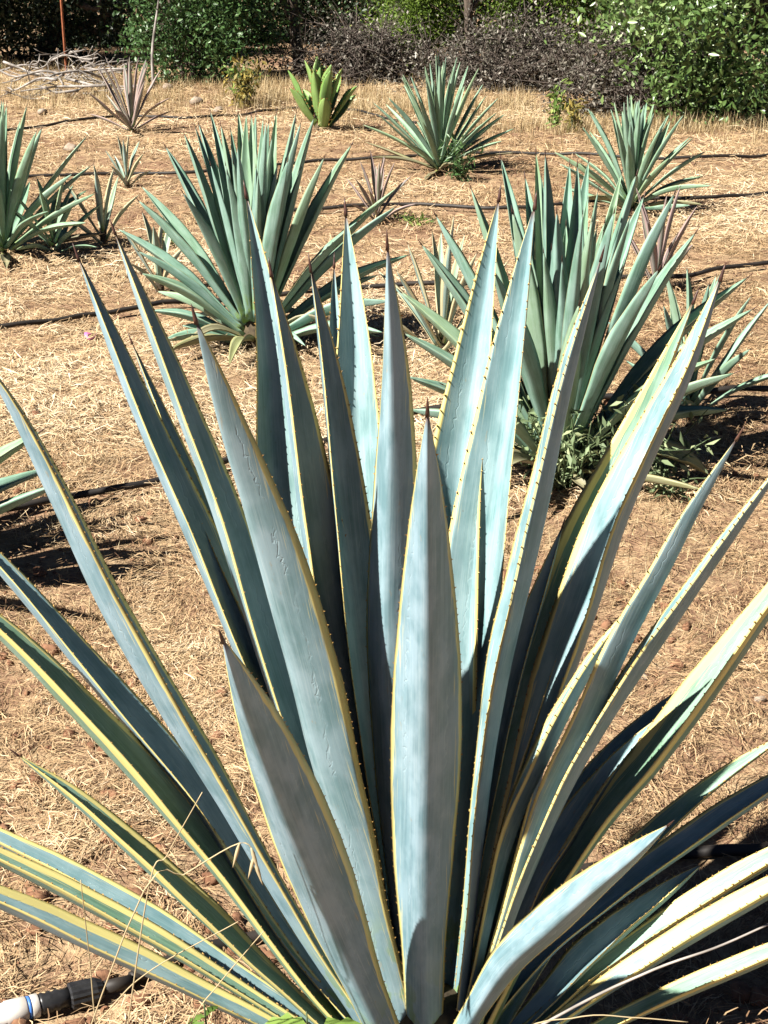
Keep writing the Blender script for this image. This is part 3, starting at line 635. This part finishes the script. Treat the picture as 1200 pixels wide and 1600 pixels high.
sprout(322, 1640, 1.66, 'slender green weed sprout in front of the lower left leaves', .26, 18, .035, 1)
sprout(480, 1640, 1.66, 'thistle-like green weed at the foot of the yellow-edged agave', .24, 16, .08, 2)
sprout(440, 1650, 1.64, 'smaller thistle-like weed left of the taller one under the yellow-edged agave', .21, 12, .06, 3)
# dry stalks among the foreground leaves
def stalk(pix, Y, label, r=.0011, ear=False, mat='drygrass', grp='dry grass stalks among the foreground leaves'):
    P = [onY(x, y, Y+dy) for (x, y, dy) in pix]; dd = P[0]-P[1]; k_ = min(3.0, max(0, P[0][2]+.01)/max(.02, -dd[2])); b = P[0]+dd*k_+np.array([0, .03, 0]); b[2] = -.02
    if P[0][2] > .03: P = [b]+P
    P = catmull(P, 24); v, f = tube(P, np.linspace(r, r*.6, 24), 5)
    parts = [(v, f)]
    if ear:
        for k in range(4):
            e = P[-1-3*k]; d = nrm(np.array([.25*(-1)**k, -.1, -.9])); parts.append(tube(catmull([e, e+d*.010, e+d*.022, e+d*.034], 8), np.array([.0008, .0018, .0024, .0026, .0022, .0016, .001, .0003]), 6))
    v, f = merge(parts)
    return tag(mesh('dry_grass_stalk', v, f, M[mat], None, {'r': np.full(len(v), .8)}), label, 'grass stalk', grp)
stalk([(150,1605,0),(140,1500,0),(126,1375,-.03)], 1.62, 'upright dry grass stalk at the left, crossing the lowest yellow leaf')
stalk([(150,1600,0),(230,1520,0),(372,1440,-.05)], 1.60, 'dry stalk slanting up from the hose coupling')
stalk([(295,1605,0),(340,1540,0),(412,1455,-.03)], 1.60, 'dry stalk slanting up right of the hose coupling')
stalk([(228,1410,0),(262,1335,0),(316,1238,-.04)], 1.55, 'steep dry stalk crossing the green leaf on the left')
stalk([(215,1412,0),(290,1365,0),(372,1318,0),(396,1330,0),(398,1345,0)], 1.55, 'dry oat stalk with pale hanging ears on the left', ear=True)
stalk([(840,1605,0),(1010,1520,0),(1120,1480,0),(1210,1440,0)], 1.55, 'grey dry stem crossing the lowest right leaves', .0022, mat='deadwood', grp=None)
stalk([(760,1640,0),(900,1590,0),(990,1590,0),(1075,1597,0)], 1.5, 'thin dry stalk along the bottom edge at the right')
# pink petal
p = at(143, 531); th = np.linspace(0, 2*np.pi, 12, endpoint=False)
vv = np.array([[p[0]+.028*math.cos(q), p[1]+.05*math.sin(q), p[2]+.014+.018*math.cos(q)**2] for q in th]+[[p[0], p[1], p[2]+.012]]+[[p[0]+.027*math.cos(q), p[1]+.049*math.sin(q), p[2]+.012+.018*math.cos(q)**2] for q in th])
ff = [(i, (i+1) % 12, 12) for i in range(12)]+[(13+(i+1) % 12, 13+i, 12) for i in range(12)]+[(i, 13+i, 13+(i+1) % 12, (i+1) % 12) for i in range(12)]
tag(mesh('pink_petal', vv, ff, M['petal']), 'bright pink petal lying on the straw at the left', 'petal')
# stones
def rock(rg, r, sq=.7):
    n = 7; m = 10; vv = []; ph = rg.rand(6)*6
    for i in range(1, n):
        for j in range(m):
            a_, b_ = math.pi*i/n, 2*math.pi*j/m; k = 1+.22*math.sin(2*b_+ph[0])*math.sin(a_)+.13*math.sin(3*b_+ph[1]+a_*2)+.1*rg.randn()*.6
            vv.append([r*k*math.sin(a_)*math.cos(b_), r*k*math.sin(a_)*math.sin(b_)*.85, r*k*math.cos(a_)*sq])
    vv += [[0, 0, r*sq], [0, 0, -r*sq]]; k0 = (n-1)*m
    ff = [(i*m+j, (i+1)*m+j, (i+1)*m+(j+1) % m, i*m+(j+1) % m) for i in range(n-2) for j in range(m)]
    ff += [(k0, j, (j+1) % m) for j in range(m)]+[(k0+1, (n-2)*m+(j+1) % m, (n-2)*m+j) for j in range(m)]
    return np.array(vv), ff
rg = np.random.RandomState(8)
for (x, y, r, lab) in [(308,163,.075,'grey stone in the dry grass right of the reddish agave'),(342,176,.06,'smaller grey stone near the yellow-green weed'),(110,236,.06,'pale flat stone between the two back hoses at the left'),
        (262,140,.07,'stone at the foot of the pale dry stalk'),(1187,1096,.013,'tan pebble at the right edge beside the big right leaf'),(66,178,.05,'grey stone left of the reddish agave'),(1005,1060,.012,'small pebble between the right leaves')]:
    b = at(x, y); v, f = rock(rg, r, .6); v = v+b+UP*r*.35; tag(mesh('stone', v, f, M['stone']), lab, 'stone', 'field stones')
# ------------------------------------------------------------------ straw, grass, clods
rg = np.random.RandomState(99)
def field(n, y0, y1, pw, extra=.35):     # points spread in the view's wedge, denser near
    u = rg.rand(n); y = y0*(y1/y0)**(u**pw); hw = (y*math.cos(TILT)+H*math.sin(TILT))*600/F*np.where(rg.rand(n) < .82, 1+extra*.6, 2.6)+.25
    return rg.uniform(-1, 1, n)*hw, y
HK = set()
for P in HP:
    P, L = resample(P, int(900)); P = np.vstack([P+np.array([0, o_, 0]) for o_ in (-.028, 0, .02)])
    HK |= set(zip(np.floor(P[:, 0]/.03).astype(int).tolist(), np.floor(P[:, 1]/.03).astype(int).tolist()))
P = np.stack([a+ax*q for q in np.linspace(0, Lc, 80)])
for ox in (-.03, 0, .03):
    HK |= set(zip(np.floor(P[:, 0]/.03).astype(int).tolist(), np.floor((P[:, 1]+ox)/.03).astype(int).tolist()))
HKa = np.array(sorted(a*100003+b for a, b in HK))
def offhose(x, y): return ~np.isin(np.floor(x/.03).astype(int)*100003+np.floor(y/.03).astype(int), HKa) | (rg.rand(len(x)) < .06)
def strands(n, y0, y1, pw, l0, l1, w0, w1, lift, seed, name, mat, keep=None, label=None, tone=0.0):
    x, y = field(n, y0, y1, pw)
    dn = .55*vnoise(x, y, 2.2, seed)+.45*vnoise(x, y, 8, seed+1)
    k = rg.rand(n) < np.clip((dn-.30)*3.6, .32, 1)*np.where(np.hypot(x-.0, (y-1.85)) < .55+.5*vnoise(x, y, 3, 500), .35, 1)
    k &= offhose(x, y)
    x, y, dn = x[k], y[k], dn[k]; n = len(x)
    sc = 1+np.clip(y-3, 0, 12)*.10
    l = rg.uniform(l0, l1, n)*sc; wd = rg.uniform(w0, w1, n)*sc
    az = np.where(rg.rand(n) < .45, rg.uniform(0, 2*np.pi, n), 7*vnoise(x, y, 5, seed+2)+rg.randn(n)*.35); ti = rg.randn(n)*lift
    d = np.stack([np.cos(az)*np.cos(ti), np.sin(az)*np.cos(ti), np.sin(ti)], 1); s = np.stack([-np.sin(az), np.cos(az), rg.randn(n)*.35], 1)
    z = gz(x, y)+rg.exponential(.010, n)+.002
    C = np.stack([x, y, z], 1); bend = rg.randn(n)[:, None]*np.array([.0, .0, .12])*l[:, None]+s*(rg.randn(n)*.07*l)[:, None]
    A, B_, E = C-d*l[:, None]/2, C+np.abs(bend)*[1, 1, 1]*0+bend, C+d*l[:, None]/2
    for q in (A, B_, E): q[:, 2] = np.maximum(q[:, 2], gz(q[:, 0], q[:, 1])+.0015)
    w2 = s*wd[:, None]/2
    V = np.stack([A-w2*.6, A+w2*.6, B_-w2, B_+w2, E-w2*.4, E+w2*.4], 1).reshape(-1, 3); i = np.arange(n)*6
    Fc = np.stack([np.stack([i, i+1, i+3, i+2], 1), np.stack([i+2, i+3, i+5, i+4], 1)], 1).reshape(-1, 4)
    r = np.clip(.10+.64*rg.rand(n)+.6*(dn-.5)+.5*(vnoise(x, y, .9, 777)-.5)+tone+(rg.rand(n) < .08)*.3, 0, 1)
    return tag(mesh(name, V, Fc, mat, None, {'r': np.repeat(r, 6)}, smooth=False), label, 'straw', None, 'stuff')
strands(330000, 1.3, 6.5, 1.0, .012, .058, .0008, .0025, .14, 200, 'straw_litter', M['straw'], label='scattered dry straw covering the near ground')
strands(210000, 4.2, 19, .8, .03, .085, .0016, .0036, .16, 210, 'straw_litter', M['straw'], label='scattered dry straw covering the far ground', tone=.04)
def blades(n, sampler, h0, h1, w, seed, name, label, lean=.35):
    x, y = sampler(n); n = len(x)
    nc = max(1, n//22); k = rg.randint(0, nc, n); x = x[k]+rg.randn(n)*.05; y = y[k]+rg.randn(n)*.05
    h = rg.uniform(h0, h1, n)*(.35+1.1*vnoise(x, y, 1.6, 303)); kk = offhose(x, y); h = np.where(kk, h, .004); az = rg.uniform(0, 6.28, n); ln = np.abs(rg.randn(n))*lean
    d = np.stack([np.cos(az)*np.sin(ln), np.sin(az)*np.sin(ln), np.cos(ln)], 1); s = np.stack([-np.sin(az), np.cos(az), 0*az], 1)*w/2
    b = np.stack([x, y, gz(x, y)-.01], 1); m = b+d*h[:, None]*.55; e = b+d*h[:, None]+np.stack([np.cos(az), np.sin(az), -.4+0*az], 1)*(h*ln*.35)[:, None]
    V = np.stack([b-s, b+s, m-s*.7, m+s*.7, e], 1).reshape(-1, 3); i = np.arange(n)*5
    F3 = np.stack([np.stack([i, i+1, i+3], 1), np.stack([i, i+3, i+2], 1), np.stack([i+2, i+3, i+4], 1)], 1).reshape(-1, 3)
    return tag(mesh(name, V, F3, M['drygrass'], None, {'r': np.repeat(rg.rand(n), 5)}, smooth=False), label, 'dry grass', None, 'stuff')
def stub(n):
    x, y = field(n, 2.2, 17, .7); k = vnoise(x, y, 1.4, 300) > .38; return x[k], y[k]
blades(60000, stub, .02, .07, .0028, 301, 'dry_grass_stubble', 'short dry grass stubble across the field', .6)
def back(n):
    px = rg.uniform(-60, 1260, n); edge = np.interp(px, [-60, 0, 200, 420, 600, 850, 1000, 1100, 1260], [150, 140, 150, 150, 175, 195, 200, 190, 190])
    py = edge-8+rg.randn(n)*20; py = np.clip(py, 105, 300)
    Y_ = H*(1+0*py); a_ = (px-600)/F; b_ = (py-800)/F; c, s = math.cos(TILT), math.sin(TILT); t_ = -H/(-s-b_*c); return a_*t_, (c-b_*s)*t_
blades(30000, back, .04, .20, .005, 302, 'dry_grass_fringe', 'taller dry grass fringe along the foot of the shrubs', .62)
# soil clods
x, y = field(5200, 1.35, 5.5, 1.5); k = vnoise(x, y, 1.7, 400)+.4*(y < 2.5)*(x < .2) > .55; x, y = x[k], y[k]
protos = [rock(rg, 1, .7) for _ in range(6)]; VV, FF = [], []; o0 = 0
for i in range(len(x)):
    v, f = protos[i % 6]; r = .003+.020*rg.rand()**3; a_ = rg.rand()*6.28; c, s = math.cos(a_), math.sin(a_)
    q = v*r; q = np.stack([q[:, 0]*c-q[:, 1]*s+x[i], q[:, 0]*s+q[:, 1]*c+y[i], q[:, 2]+gz(x[i], y[i])+r*.3], 1)
    VV.append(q); FF += [tuple(j+o0 for j in t) for t in f]; o0 += len(q)
tag(mesh('soil_clods', np.vstack(VV), FF, M['clod']), 'loose reddish soil clods on the near ground', 'soil', None, 'stuff')
